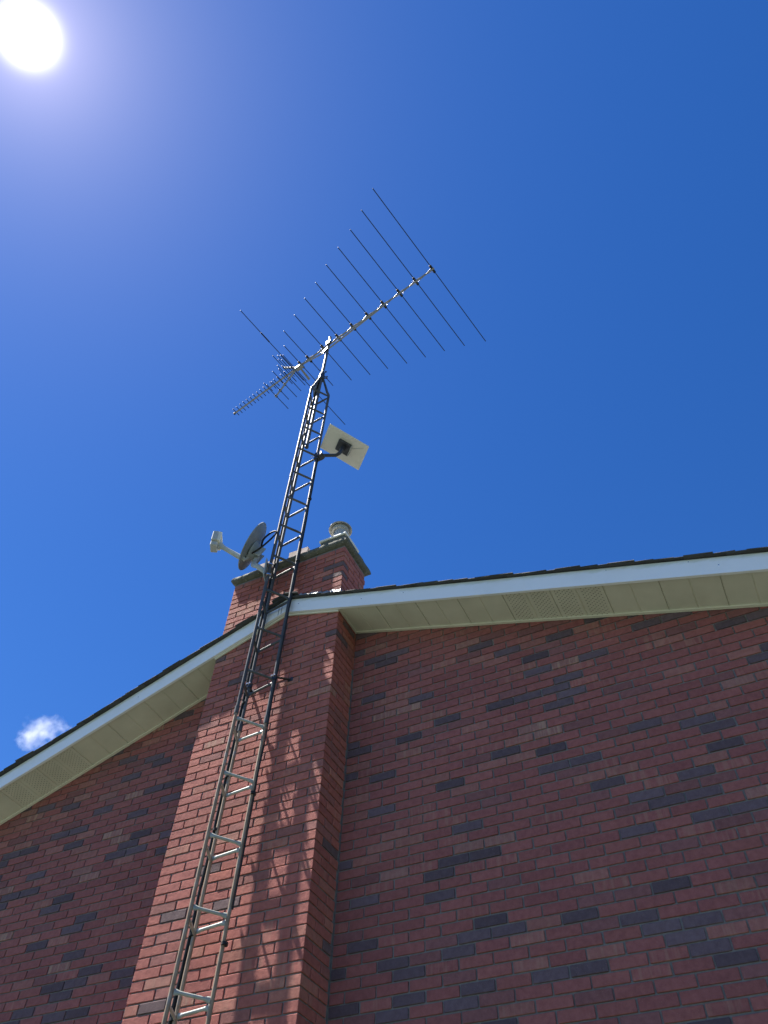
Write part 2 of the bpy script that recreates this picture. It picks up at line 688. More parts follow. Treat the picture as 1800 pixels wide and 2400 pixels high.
def ring(ex_, z, jz, jx):
    x0, x1, y0, y1 = BL - ex_, BR + ex_, -BD - ex_, CHB + ex_
    pts = []
    for (ax, ay), (bx, by), k in (((x0, y0), (x1, y0), 40), ((x1, y0), (x1, y1), 14), ((x1, y1), (x0, y1), 40), ((x0, y1), (x0, y0), 14)):
        for i in range(k):
            t = i / k
            pts.append((ax + (bx - ax) * t + jit(jx), ay + (by - ay) * t + jit(jx), z + jit(jz)))
    return pts


rings = [ring(-1.0, CHT, 0, 0), ring(0.03, CHT + 0.02, 0.02, 0.01), ring(0.5, CHT + 0.3, 0.04, 0.03), ring(0.58, CHT + 0.45, 0.04, 0.04),
         ring(0.56, CHT + 0.95, 0.06, 0.05), ring(0.4, CHT + 1.1, 0.07, 0.07), ring(-1.2, CHT + 1.5, 0.06, 0.1), ring(-2.6, CHT + 1.7, 0.03, 0.1)]
k = len(rings[0])
vs = [p for r in rings for p in r]
fs = [(i * k + j, i * k + (j + 1) % k, (i + 1) * k + (j + 1) % k, (i + 1) * k + j) for i in range(len(rings) - 1) for j in range(k)]
fs.append(tuple(range((len(rings) - 1) * k, len(rings) * k)))
w.add(vs, fs)
w.build('concrete_crown', M_CAP, chim, smooth=True)
# clay flue tiles standing out of the crown
for x0 in (-9.8, -15.3):
    w = MB()
    x1 = x0 + 3.2; y0, y1, t_ = -4.55, -1.4, 0.32
    z0, z1 = CHT + 1.2, 17.55
    o_ = [(x0, y0), (x1, y0), (x1, y1), (x0, y1)]
    i_ = [(x0 + t_, y0 + t_), (x1 - t_, y0 + t_), (x1 - t_, y1 - t_), (x0 + t_, y1 - t_)]
    vs = [(x + jit(.03), y + jit(.03), z0) for x, y in o_] + [(x + jit(.03), y + jit(.03), z1 + jit(.08)) for x, y in o_] + \
         [(x, y, z1 + jit(.05)) for x, y in i_] + [(x, y, z0) for x, y in i_]
    fs = []
    for lvl in range(3):
        for j in range(4):
            fs.append((lvl * 4 + j, lvl * 4 + (j + 1) % 4, lvl * 4 + 4 + (j + 1) % 4, lvl * 4 + 4 + j))
    w.add(vs, fs)
    w.build('flue_tile', M_CLAY, chim)
# mortar rubble under the vent plate
w = MB()
w.box(-4.2, -0.25, -4.8, -1.0, CHT + 1.0, 16.85)
w.build('vent_base', M_CAP, chim)
# round metal vent
vent = MB().obox((-2.2, -2.9, 17.0), ex, ey, ez, 2.25, 2.15, 0.2, 0.11).build('vent', M_WHITE, house, label='round metal flue vent with flared hood on a square plate')
MB().lathe((-2.2, -2.9, 17.1), ez, [(1.35, 0), (1.2, 0.5), (1.0, 0.6), (1.0, 3.7)], close=False).build('pipe', M_VENT, vent, smooth=True)
MB().lathe((-2.3, -2.9, 20.2), ez, [(1.0, 0), (1.3, 0.1), (1.3, 0.85), (1.22, 0.85), (1.22, 0.15)], 32).build('collar', M_VENT, vent, smooth=True)
MB().lathe((-2.3, -2.9, 20.85), ez, [(1.12, 0.35), (1.72, 0.0), (1.77, 0.03), (1.75, 0.18), (1.2, 0.6), (0.35, 1.0), (0.05, 1.05)], 36).build('hood', M_VENT, vent, smooth=True)

# ---------------------------------------------------------------- roof
FY = -5.4                       # outer face of the rake boards
FH = 2.45
SY = -5.74                      # outer edge of the shingles
roof = MB()
TH = 0.55
for xe in (XL - 7, XR + 7):
    za, zb_ = zf(RIDGE) + FH, zf(xe) + FH
    vs = [(RIDGE, FY + .1, za - TH), (RIDGE, BACK + 5, za - TH), (xe, BACK + 5, zb_ - TH), (xe, FY + .1, zb_ - TH),
          (RIDGE, FY + .1, za - .01), (RIDGE, BACK + 5, za - .01), (xe, BACK + 5, zb_ - .01), (xe, FY + .1, zb_ - .01)]
    fs = [(0, 1, 2, 3), (4, 7, 6, 5), (0, 3, 7, 4), (1, 5, 6, 2), (2, 6, 7, 3)]
    roof.add(vs, fs)
roof_o = roof.build('roof', M_STEEL, house)

fieldm = MB()
EXPO = 1.95
for sgn, xe in ((1, XR + 7.4), (-1, XL - 7.4)):
    sl = 0.32 if sgn > 0 else 0.367
    L_ = math.hypot(1, sl)
    dx = sgn / L_; dz = -sl / L_
    nx, nz = (sl * sgn / L_, 1 / L_)
    total = (xe - RIDGE) * sgn * L_
    i = 1
    while i * EXPO < total + EXPO:
        s1 = i * EXPO + jit(0.08); s0 = max(s1 - EXPO * 1.45, 0.0)
        yo = SY - (0.12 if rnd() < 0.35 else 0.0) + jit(0.1) - (0.2 if (sgn < 0 and RIDGE + dx * s1 < -13) else 0.0)
        yo = min(yo, -5.74)
        thk = 0.075 + 0.03 * rnd()
        y_split = 8.0 + jit(2)
        for (ya, yb, edge) in ((yo, y_split, True), (y_split + 0.03, BACK + 5.3, False)):
            lift0, lift1 = 0.0, 0.09 + 0.05 * rnd()
            zr = zf(RIDGE) + FH
            pts = []
            for yy in (ya, yb):
                for (s_, lo) in ((s0, lift0), (s1, lift1)):
                    for h in (0.0, thk):
                        e_ = lo + h + 0.015
                        pts.append((RIDGE + dx * s_ + nx * e_, yy + (jit(0.05) if edge else 0), zr + dz * s_ + nz * e_))
            c = 0.03 + 0.03 * rnd()
            cc = (c, c, c * 1.06, 1)
            fs = [(0, 1, 3, 2), (4, 6, 7, 5), (0, 4, 5, 1), (2, 3, 7, 6), (1, 5, 7, 3), (0, 2, 6, 4)]
            vis = abs(RIDGE + dx * s1) < 70
            if edge and vis:
                MB().add(pts, fs, cc).build('shingle', M_SHINGLE, roof_o, colattr=True)
            else:
                fieldm.add(pts, fs, cc)
        i += 1
fieldm.build('shingle_field', M_SHINGLE, roof_o, kind='stuff', colattr=True)
# ridge caps
y = SY - 0.35
zr = zf(RIDGE) + FH + 0.3
while y < BACK + 4:
    if y < -5.2 or y > CHB - 0.5:
        w = MB()
        ln = 2.6
        vs = []
        for yy, lf in ((y, 0.22), (y + ln if y > 0 else y + 1.0, 0.02)):
            for xx, zz in ((-2.0, -0.74), (-0.7, -0.2), (0, 0.02), (0.7, -0.18), (2.0, -0.64)):
                for h in (0, 0.16):
                    vs.append((RIDGE + xx, yy, zr + zz + lf + h))
        fs = []
        for q in range(4):
            fs += [(q * 2, q * 2 + 2, 10 + q * 2 + 2, 10 + q * 2), (q * 2 + 1, 10 + q * 2 + 1, 10 + q * 2 + 3, q * 2 + 3),
                   (q * 2, q * 2 + 1, q * 2 + 3, q * 2 + 2), (10 + q * 2, 10 + q * 2 + 2, 10 + q * 2 + 3, 10 + q * 2 + 1)]
        fs += [(0, 10, 11, 1), (8, 9, 19, 18)]
        c = 0.045 + 0.02 * rnd()
        w.add(vs, fs, (c, c, c, 1))
        w.build('ridge_cap', M_SHINGLE, roof_o, colattr=True)
    y += 2.0

# rake boards: enamelled metal with a return along the bottom
def rake_board(xa, xb, proud=0.0):
    w = MB()
    k = max(2, int(abs(xb - xa) / 1.2))
    vs = []; es = []; fs = []
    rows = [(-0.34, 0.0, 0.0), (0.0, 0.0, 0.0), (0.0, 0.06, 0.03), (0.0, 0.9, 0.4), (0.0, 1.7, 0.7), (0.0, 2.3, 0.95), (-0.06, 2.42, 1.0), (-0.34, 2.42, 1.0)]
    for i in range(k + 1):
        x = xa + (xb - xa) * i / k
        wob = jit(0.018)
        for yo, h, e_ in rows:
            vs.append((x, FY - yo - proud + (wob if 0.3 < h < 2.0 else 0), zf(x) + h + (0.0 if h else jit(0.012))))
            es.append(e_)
    r = len(rows)
    for i in range(k):
        for j in range(r - 1):
            fs.append((i * r + j, (i + 1) * r + j, (i + 1) * r + j + 1, i * r + j + 1))
    fs += [tuple(range(r)), tuple(range(k * r, (k + 1) * r))[::-1]]
    if xb < xa:
        fs = [f[::-1] for f in fs]
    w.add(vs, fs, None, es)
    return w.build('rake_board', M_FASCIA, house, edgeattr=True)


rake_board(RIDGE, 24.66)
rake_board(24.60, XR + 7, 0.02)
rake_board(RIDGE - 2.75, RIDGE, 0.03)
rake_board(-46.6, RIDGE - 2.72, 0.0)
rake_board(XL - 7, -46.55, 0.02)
# little seams and nails on the peak piece
for x in (RIDGE - 1.0, RIDGE - 0.55):
    MB().box(x - 0.03, x + 0.03, FY - 0.05, FY - 0.032, zf(x) + 0.1, zf(x) + 2.3).build('seam', M_STEEL, house)
for x, h in ((-6.0, 1.4), (3.6, 1.2), (9.5, 1.6), (33.5, 2.0), (41.5, 2.05), (44.0, 1.2), (-30.0, 1.2)):
    MB().lathe((x, FY, zf(x) + h), (0, -1, 0), [(0.07, -0.02), (0.07, 0.02), (0.02, 0.035)], 8, True).build('nail', M_CLEAT, house)

# soffit panels
SE = FY + 0.34                  # front edge of the panels


def soffit_panel(xa, xb, vented=False, y1=-0.05):
    """one panel, hung level across the overhang, V grooves at its edges and its middle"""
    w = MB()
    mid = (xa + xb) / 2
    G = 0.13
    dp = 0.10
    seg = [(xa, dp), (xa + G, 0), (mid - G, 0), (mid, dp), (mid + G, 0), (xb - G * 0.6, 0), (xb - 0.02, dp)]
    vs = []; fs = []
    for x, d in seg:
        for y in (SE, y1):
            for t_ in (0, 0.05):
                vs.append((x, y, zs(x) + d + t_))
    flat = []
    for i in range(len(seg) - 1):
        a = i * 4
        lower = (a, a + 1 + 1, a + 4 + 2, a + 4)      # underside
        if vented and i in (1, 4):
            flat.append(i)
        else:
            fs.append((a, a + 2, a + 6, a + 4))
        if not (vented and i in (1, 4)):
            fs.append((a + 1, a + 5, a + 7, a + 3))
        fs.append((a, a + 4, a + 5, a + 1)); fs.append((a + 2, a + 3, a + 7, a + 6))
    w.add(vs, fs)
    for i in flat:
        x0, x1 = seg[i][0], seg[i + 1][0]
        nx_, ny_ = 10, 21
        my0, my1 = SE, y1
        for a in range(nx_):
            for b in range(ny_):
                cx0 = x0 + (x1 - x0) * a / nx_; cx1 = x0 + (x1 - x0) * (a + 1) / nx_
                cy0 = my0 + (my1 - my0) * b / ny_; cy1 = my0 + (my1 - my0) * (b + 1) / ny_
                if 0 < a < nx_ - 1 and (a + b) % 2 == 0 and 0 < b < ny_ - 1:
                    hx, hy = (cx1 - cx0) * 0.25, (cy1 - cy0) * 0.27
                    mx_, my_ = (cx0 + cx1) / 2, (cy0 + cy1) / 2
                    q = [(cx0, cy0), (cx1, cy0), (cx1, cy1), (cx0, cy1)]
                    h = [(mx_ - hx, my_ - hy), (mx_ + hx, my_ - hy), (mx_ + hx, my_ + hy), (mx_ - hx, my_ + hy)]
                    vv = [(x, y, zs(x)) for x, y in q + h] + [(x, y, zs(x) + 0.06) for x, y in h]
                    w.add(vv, [(0, 4, 5, 1), (1, 5, 6, 2), (2, 6, 7, 3), (3, 7, 4, 0), (4, 8, 9, 5), (5, 9, 10, 6), (6, 10, 11, 7), (7, 11, 8, 4)])
                else:
                    w.add([(x, y, zs(x)) for x, y in ((cx0, cy0), (cx1, cy0), (cx1, cy1), (cx0, cy1))], [(0, 3, 2, 1)])
    return w.build('soffit_panel', M_SOFFIT, house)


right = [0.02, 5.45, 10.85, 16.25, 21.66, 27.05, 32.63, 38.15, 43.74]
while right[-1] < XR + 6:
    right.append(right[-1] + 5.5)
for a, b in zip(right[:-1], right[1:]):
    soffit_panel(a, b, 21 < a < 32)
left = [BL - 0.02, -23.93, -29.2, -34.6, -39.95, -45.15, -50.5]
while left[-1] > XL - 6:
    left.append(left[-1] - 5.4)
for a, b in zip(left[:-1], left[1:]):
    soffit_panel(b, a, -51 < b < -40)
xs = [BL, -13.9, RIDGE, -4.0, 0.0]
for a, b in zip(xs[:-1], xs[1:]):
    soffit_panel(a, b, False, -BD - 0.02)


def slope_strip(name, xa, xb, y0, y1, h0, h1, mat, parent=house):
    w = MB()
    k = max(1, int(abs(xb - xa) / 6))
    vs = []; fs = []
    for i in range(k + 1):
        x = xa + (xb - xa) * i / k
        for y in (y0, y1):
            for h in (h0, h1):
                vs.append((x, y, zs(x) + h))
    for i in range(k):
        a = i * 4
        fs += [(a, a + 4, a + 6, a + 2), (a + 1, a + 3, a + 7, a + 5), (a, a + 1, a + 5, a + 4), (a + 2, a + 6, a + 7, a + 3)]
    fs += [(0, 2, 3, 1), (k * 4, k * 4 + 1, k * 4 + 3, k * 4 + 2)]
    if xb < xa:
        fs = [f[::-1] for f in fs]
    w.add(vs, fs)
    return w.build(name, mat, parent)


# channel trim where the soffit meets the brick
slope_strip('soffit_trim', 0.35, XR + 6, -0.38, -0.03, -0.16, -0.004, M_TRIM)
slope_strip('soffit_trim', XL - 6, BL - 0.35, -0.38, -0.03, -0.16, -0.004, M_TRIM)
slope_strip('soffit_trim', BL - 0.06, RIDGE, -BD - 0.22, -BD - 0.03, -0.48, -0.004, M_TRIM)
slope_strip('soffit_trim', RIDGE, BR + 0.06, -BD - 0.22, -BD - 0.03, -0.48, -0.004, M_TRIM)
slope_strip('soffit_trim', BR + 0.03, BR + 0.3, -BD - 0.2, -0.03, -0.16, -0.004, M_TRIM)
slope_strip('soffit_trim', BL - 0.3, BL - 0.03, -BD - 0.2, -0.03, -0.16, -0.004, M_TRIM)

# flashing between roof and chimney
def flashing(xa, xb, y0, y1):
    w = MB()
    k = max(3, int(max(abs(xb - xa), abs(y1 - y0)) / 0.35))
    vs = []; fs = []
    for i in range(k + 1):
        t = i / k
        x = xa + (xb - xa) * t; y = y0 + (y1 - y0) * t
        base = zf(x) + FH + 0.35
        nx_, ny_ = ((0, -1) if xa != xb else ((1, 0) if xa > RIDGE else (-1, 0)))
        for out, h in ((0.6 + jit(.1), -0.1 + jit(.05)), (0.4, 0.0 + jit(.08)), (0.1 + jit(.04), 0.3 + jit(.08)), (0.05 + 0.03 * rnd(), 0.75 + jit(.15)), (0.04, 1.15 + jit(.15))):
            vs.append((x + nx_ * out, y + ny_ * out, base + h))
    for i in range(k):
        for j in range(4):
            a = i * 5 + j
            fs.append((a, a + 5, a + 6, a + 1))
    w.add(vs, fs)
    return w.build('flashing', M_FLASH, house)


flashing(BL, RIDGE, -BD, -BD)
flashing(RIDGE, BR, -BD, -BD)
flashing(BR, BR, -BD, CHB)
flashing(BL, BL, -BD, CHB)

# ---------------------------------------------------------------- lattice tower
TX, TY = 0.0109, 0.0047         # slight lean
SIDE = 3.49
LEG0 = {'L': (-9.60, -9.0), 'M': (-11.04, -6.03), 'R': (-7.50, -6.06)}


def leg(k, z):
    x, y = LEG0[k]
    return Vector((x + TX * (z + 20), y + TY * (z + 20), z))


def axis(z):
    return (leg('L', z) + leg('M', z) + leg('R', z)) / 3


tower = thing('lattice_tower', axis(-GZ), 'tall triangular steel lattice tower standing against the chimney breast', 'tower')
ZB = 62.0
APX = 69.0
for k in 'LMR':
    top = axis(APX)
    d = (leg(k, ZB) - axis(ZB)).normalized()
    low = MB().tube([leg(k, -GZ - 1), leg(k, -60), leg(k, -30), leg(k, -14)], 0.2, 14)
    low.build('leg', M_RUSTY, tower, smooth=True, label='rust-browned lower tube of the tower')
    up = [leg(k, -15), leg(k, 8), leg(k, 40), leg(k, ZB - 1.2), leg(k, ZB - 0.3) - d * 0.04, leg(k, ZB + 0.8) - d * 0.42, top + d * 0.42 - Vector((0, 0, 0.9)), top + d * 0.36 + Vector((0, 0, 0.6))]
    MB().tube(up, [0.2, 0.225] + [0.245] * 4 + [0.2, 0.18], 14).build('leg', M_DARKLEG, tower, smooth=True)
    for zj in (-14.6, 32.0):
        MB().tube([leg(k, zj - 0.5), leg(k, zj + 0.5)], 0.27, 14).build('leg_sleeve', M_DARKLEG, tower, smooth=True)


def brace(a, b, za, zb_):
    p, q = leg(a, za), leg(b, zb_)
    t = (q - p).normalized()
    p = p + t * 0.12; q = q - t * 0.12
    L_ = (q - p).length
    pts = [p, p + t * 0.3, p + t * 0.62, q - t * 0.62, q - t * 0.3, q]
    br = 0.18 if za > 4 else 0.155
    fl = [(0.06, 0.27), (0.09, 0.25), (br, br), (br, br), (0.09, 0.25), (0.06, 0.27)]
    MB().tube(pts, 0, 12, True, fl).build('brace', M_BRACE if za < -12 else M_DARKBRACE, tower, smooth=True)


STEP = 6.986
for i in range(0, 23):
    z = 61.25 - i * STEP
    if z < -GZ + 1:
        break
    brace('L', 'R', z, z)
    if z > -12:
        brace('R', 'M', z - 0.5, z - 1.25)
        brace('M', 'L', z - 1.4, z - 1.9)
    else:
        brace('R', 'M', z - 0.5, z - 0.75)
        brace('M', 'L', z - 0.9, z - 1.0)
# clamp head where the legs gather round the mast
MB().lathe(axis(APX - 1.2), (0.01, 0.005, 1), [(0.38, 0), (0.62, 0.1), (0.62, 1.5), (0.5, 1.6), (0.5, 2.6), (0.38, 2.7)], 16, True).build('mast_clamp', M_STEEL, tower, smooth=True)
for z, aa in ((APX - 0.6, 0.4), (APX + 0.1, 0.4), (APX + 0.9, -0.3)):
    c = axis(z)
    d = Vector((math.cos(aa), math.sin(aa), 0.0))
    MB().tube([c, c + d * 1.25], 0.09, 8).tube([c + d * 1.0, c + d * 1.12], 0.2, 6).build('bolt', M_STEEL, tower)
c = axis(APX + 0.2)
MB().add([leg('L', ZB + 0.9) + Vector((-0.1, 0.1, 0)), leg('M', ZB + 0.9), c + Vector((-0.35, -0.35, 0.9)), c + Vector((-0.4, 0.35, 0.9)),
          leg('L', ZB + 1.0) + Vector((0.0, 0.2, 0.1)), leg('M', ZB + 1.0) + Vector((0.1, -0.1, .1)), c + Vector((-0.3, -0.2, 0.95)), c + Vector((-0.3, 0.25, 0.95))],
         [(0, 1, 3, 2), (4, 6, 7, 5), (0, 2, 6, 4), (1, 5, 7, 3), (2, 3, 7, 6), (0, 4, 5, 1)]).build('gusset_plate', M_ALU, tower)
# wall brackets: straps round the rear legs, flat arms to the breast
for z in (-8.4, -78.0):
    for k, ox in (('M', -0.5), ('R', 1.5)):
        p = leg(k, z)
        MB().tube([p + Vector((0, 0, -0.35)), p + Vector((0, 0, 0.35))], 0.34, 12).build('leg_strap', M_STEEL, tower, smooth=True)
        a = p + Vector((0.25 if ox > 0 else -0.2, 0.1, 0.1)); b = Vector((p.x + ox, -BD + 0.02, z + 0.2))
        MB().tube([a, (a + b) / 2, b], 0, 8, True, [(0.2, 0.08)] * 3).build('bracket_arm', M_STEEL, tower)
        MB().obox(b, ex, ey, ez, 0.36, 0.05, 0.3, 0.02).build('bracket_plate', M_STEEL, tower)
        for dx in (-0.15, 0.25):
            MB().tube([p + Vector((dx, -0.45, 0.15)), p + Vector((dx, -0.2, 0.15))], 0.11, 6).build('nut', M_CLEAT, tower)

# ---------------------------------------------------------------- rooftop tv antenna
ZA = 84.2
bo = Vector((18.54, -11.84, ZA))
bu = Vector((-54.5, 11.03, 0)).normalized()
be = Vector((0, 0, 1)).cross(bu) * -1
if be.y < 0:
    be = -be


def bp(s):                      # point on the boom, s from the rear end
    return bo + bu * s


ant = thing('tv_antenna', axis(43), 'long television aerial of many parallel rods on mast above tower', 'antenna')
MB().tube([axis(43.2), axis(60), axis(87.6)], 0.3, 14).build('mast', M_MAST, ant, smooth=True)
MB().tube([axis(43.0), axis(43.4)], 0.36, 12).build('mast_foot', M_STEEL, ant, smooth=True)
MB().tube([bp(-0.4), bp(20), bp(37.6)], 0.2, 8).build('boom', M_ALU, ant, smooth=True, label='long main boom tube')
pm = axis(81.0)
MB().tube([bp(12.3) - Vector((0, 0, 0.15)), bp(14) - Vector((0, 0, 0.75)), pm + Vector((0.5, -0.3, 0)), pm + Vector((-0.8, 0.1, 0)), bp(33.5) - Vector((0, 0, 0.7)), bp(35.5) - Vector((0, 0, 0.2))], 0.17, 8).build('boom_strut', M_ALU, ant, smooth=True)
c = axis(ZA)
MB().obox(c + Vector((0.15, -0.35, 0)), bu, be, ez, 0.6, 0.25, 0.6, 0.05).build('boom_clamp', M_STEEL, ant)
MB().obox(pm + Vector((-0.1, -0.3, 0)), bu, be, ez, 0.45, 0.25, 0.45, 0.05).build('boom_clamp', M_STEEL, ant)
ELS = [(0.0, 19.6), (4.19, 17.78), (8.3, 16.2), (12.45, 14.95), (16.6, 13.75), (20.7, 12.2), (24.75, 11.05), (28.9, 9.6), (33.1, 8.2), (35.4, 5.6)]
for i, (s, h) in enumerate(ELS):
    p = bp(s) + Vector((0, 0, 0.28))
    ins = MB().obox(p - Vector((0, 0, 0.12)), be, bu, ez, 0.95, 0.24, 0.2, 0.07)
    ins.build('insulator', M_BLACK, ant)
    for sg in (-1, 1):
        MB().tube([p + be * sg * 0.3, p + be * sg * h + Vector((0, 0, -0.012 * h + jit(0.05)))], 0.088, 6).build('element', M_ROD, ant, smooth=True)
# criss-crossed feed wires between the insulators
for i in range(len(ELS) - 1):
    for sg in (-1, 1):
        a = bp(ELS[i][0]) + be * 0.45 * sg + Vector((0, 0, -0.1))
        b = bp(ELS[i + 1][0]) - be * 0.45 * sg + Vector((0, 0, -0.1))
        MB().tube([a, (a + b) / 2 + Vector((0, 0, -0.12 + 0.2 * sg)), b], 0.035, 5).build('feed_wire', M_ALU, ant)
# the long dipole with coil
p = bp(37.3) + Vector((0, 0, 0.1))
for sg, h in ((-1, 17.2), (1, 17.6)):
    MB().tube([p + be * sg * 0.3, p + be * sg * h], 0.088, 6).build('element', M_ROD, ant, smooth=True)
MB().tube([p - be * 8.2, p - be * 10.9], 0.15, 8).build('loading_coil', M_BLACK, ant, smooth=True)
# uhf boom with short directors
MB().tube([bp(36.2), bp(45), bp(55.7)], 0.2, 8).build('director_boom', M_ALU, ant, smooth=True)
for i in range(16):
    s = 55.3 - i * 1.05
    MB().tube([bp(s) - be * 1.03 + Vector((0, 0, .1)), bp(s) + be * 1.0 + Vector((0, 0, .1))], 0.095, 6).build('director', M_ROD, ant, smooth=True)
MB().obox(bp(55.75), bu, be, ez, 0.2, 0.25, 0.25, 0.04).build('boom_end', M_BLACK, ant)
for s, h in ((40.0, 2.3), (38.9, 2.4)):
    MB().tube([bp(s) - be * h, bp(s) + be * h], 0.09, 6).build('director', M_ROD, ant, smooth=True)
# corner reflector: two arms opening forward, rods across them
ap = bp(36.6)
for dz in (1, -1):
    end = bp(41.6) + Vector((0, 0, 6.0 if dz > 0 else -7.6))
    MB().tube([ap + Vector((0, 0, 0.2 * dz)), end], 0.2, 8).build('reflector_arm', M_ALU, ant, smooth=True)
    for i, f in enumerate((0.16, 0.36, 0.57, 0.78, 0.97)):
        q = ap + (end - ap) * f
        h = 3.9 if i != 3 else 2.75
        MB().tube([q - be * h, q + be * h], 0.085, 6).build('reflector_rod', M_ROD, ant, smooth=True)
        MB().obox(q, be, bu, ez, 0.35, 0.16, 0.16, 0.03).build('rod_clip', M_BLACK, ant)
MB().obox(bp(35.8) + Vector((0, 0, -0.7)), bu, be, ez, 0.9, 0.5, 0.35, 0.08).build('balun_box', M_ALU, ant)
MB().tube([bp(36) + be * 0.4, bp(36) + be * 3.6 + Vector((0, 0, -0.6))], 0, 8, True, [(0.22, 0.1), (0.3, 0.12)]).build('bracket', M_ALU, ant)
c = axis(80.2)
MB().tube([c + Vector((-1.0, 0, 1.2)), c + Vector((-1.3, -0.4, 0.4)), c + Vector((-1.0, -0.7, -0.6)), c + Vector((-0.4, -0.4, -0.9)), c + Vector((-0.2, -0.3, -0.2))], 0.06, 6).build('pigtail_cable', M_BLACK, ant, smooth=True)
MB().add([c + Vector((-0.2, -0.1, 1.6)), c + Vector((-1.9, 0.25, 2.0)), c + Vector((-0.9, 0.0, 0.2)), c + Vector((-0.2, -0.0, 1.6)) + Vector((0, .15, 0)), c + Vector((-1.9, 0.4, 2.0)), c + Vector((-0.9, 0.15, 0.2))],
         [(0, 1, 2), (3, 5, 4), (0, 3, 4, 1), (1, 4, 5, 2), (2, 5, 3, 0)]).build('strut_plate', M_STEEL, ant)

# ---------------------------------------------------------------- flat panel antenna on the tower
pu = Vector((0.63, 0.67, -0.40)).normalized()
pnn = Vector((0.23, 0.32, 0.92)).normalized()
pu = (pu - pnn * pu.dot(pnn)).normalized()
pv = pnn.cross(pu)
pc = Vector((-2.75, -3.95, 43.1))
cl_ = leg('R', 40.0) + Vector((0.55, 0.0, 0.0))
pan = thing('panel_antenna', cl_, 'flat white rectangular antenna panel on bent black arm, seen from beneath', 'antenna')


def rounded_slab(c, a, b, nrm_, ha, hb, t, r, k=5):
    out = []
    for qa, qb, w0 in ((1, 1, 0), (-1, 1, 90), (-1, -1, 180), (1, -1, 270)):
        for i in range(k):
            w_ = math.radians(w0 + 90 * i / (k - 1))
            out.append((qa * (ha - r) + r * math.cos(w_), qb * (hb - r) + r * math.sin(w_)))
    n_ = len(out)
    w = MB()
    vs = []
    for h, sc in ((-t, 0.975), (-t * 0.55, 1.0), (t * 0.7, 1.0), (t, 0.985)):
        vs += [c + a * (x * sc) + b * (y * sc) + nrm_ * h for x, y in out]
    fs = [(l * n_ + i, l * n_ + (i + 1) % n_, (l + 1) * n_ + (i + 1) % n_, (l + 1) * n_ + i) for l in range(3) for i in range(n_)]
    fs += [tuple(range(n_))[::-1], tuple(range(3 * n_, 4 * n_))]
    return w.add(vs, fs)


rounded_slab(pc, pu, pv, pnn, 3.98, 2.56, 0.14, 0.12).build('panel', M_PANEL, pan)
back = -pnn
mp = pc + back * 0.4 - pv * 0.1
MB().obox(mp, pu, pv, pnn, 1.25, 1.1, 0.26, 0.08).build('mount_block', M_STEEL, pan)
MB().obox(mp + pu * 1.28, pu, pv, pnn, 0.06, 1.1, 0.3, 0.02).build('mount_flange', M_DISHARM, pan)
elb = Vector((-3.05, -5.15, 39.25))
MB().tube([mp + Vector((0, -0.05, 0.0)), mp + Vector((-0.1, -0.25, -1.0)), elb + Vector((0.35, 0.15, 0.85)), elb + Vector((0.12, 0.05, 0.25)), elb + Vector((-0.35, 0, 0.0)), cl_ + Vector((0.3, 0.0, -0.02)), cl_], [0.45, 0.42, 0.34, 0.32, 0.3, 0.3, 0.3], 12).build('arm', M_STEEL, pan, smooth=True)
MB().lathe(cl_ + Vector((0.1, -0.62, 0)), (0, 1, 0), [(0.6, 0), (0.62, 0.1), (0.62, 1.1), (0.6, 1.2)], 18, True).build('clamp_disc', M_STEEL, pan, smooth=True)
MB().obox(leg('R', 40.0) + Vector((0.1, 0, 0)), ex, ey, ez, 0.42, 0.42, 0.95, 0.06).build('leg_clamp', M_STEEL, pan)
for dz in (-0.5, 0.5):
    q = leg('R', 40 + dz)
    MB().tube([q + Vector((-1.15, -0.1, 0.1)), q + Vector((0.3, -0.1, 0))], 0.07, 6).build('clamp_bolt', M_CLEAT, pan)
# thin rib along the back
MB().obox(pc + back * 0.16 + pu * 1.9 - pv * 0.9, (pu * 0.8 - pv * 0.55).normalized(), (pv * 0.8 + pu * 0.55).normalized(), pnn, 1.6, 0.03, 0.02).build('cable_rib', M_DISHARM, pan)

# ---------------------------------------------------------------- satellite dish on the tower
dc = Vector((-12.85, -9.45, 15.45))
dn = Vector((-0.70, -0.62, 0.35)).normalized()
dup_ = (Vector((0, 0, 1)) - dn * dn.z).normalized()
dsd = dn.cross(dup_)
foot = leg('L', 8.6)
dish = thing('satellite_dish', foot, 'grey round satellite dish with feed arm bracketed to the tower leg', 'satellite dish')
w = MB()
pr_ = []
for i in range(9):
    r = 3.75 * i / 8 if i else 0.02
    pr_.append((r, 0.62 * (r / 3.75) ** 2 - 0.62))
front = [(r, h + 0.05) for r, h in pr_]
rim = [(3.84, 0.03), (3.86, -0.06), (3.80, -0.12)]
backp = [(r, h - 0.07) for r, h in pr_][::-1]
w.lathe(dc, dn, front + rim + backp, 48)
w.build('reflector', M_DISH, dish, smooth=True)
bk = dc - dn * 0.95 - dup_ * 1.0
MB().lathe(bk + dn * 0.35, -dn, [(1.75, 0.0), (1.7, 0.1), (1.35, 0.35), (0.95, 0.8), (0.9, 0.95), (0.02, 0.98)], 24).build('back_bracket', M_DISH, dish, smooth=True)
for sg in (-1, 1):
    MB().obox(bk - dn * 0.55 + dsd * 0.7 * sg, dn, dup_, dsd, 0.65, 1.0, 0.07, 0.03).build('bracket_cheek', M_DISHARM, dish)
    MB().tube([bk - dn * 0.4 + dsd * 0.75 * sg + dup_ * 0.45, bk - dn * 0.4 + dsd * 0.9 * sg + dup_ * 0.45], 0.16, 6).build('bolt', M_STEEL, dish)
pipe_top = bk - dn * 0.7 - dup_ * 0.2
b1 = pipe_top - dup_ * 1.3 + Vector((0, 0, -1.0))
b2 = Vector((-10.9, -9.75, 9.9))
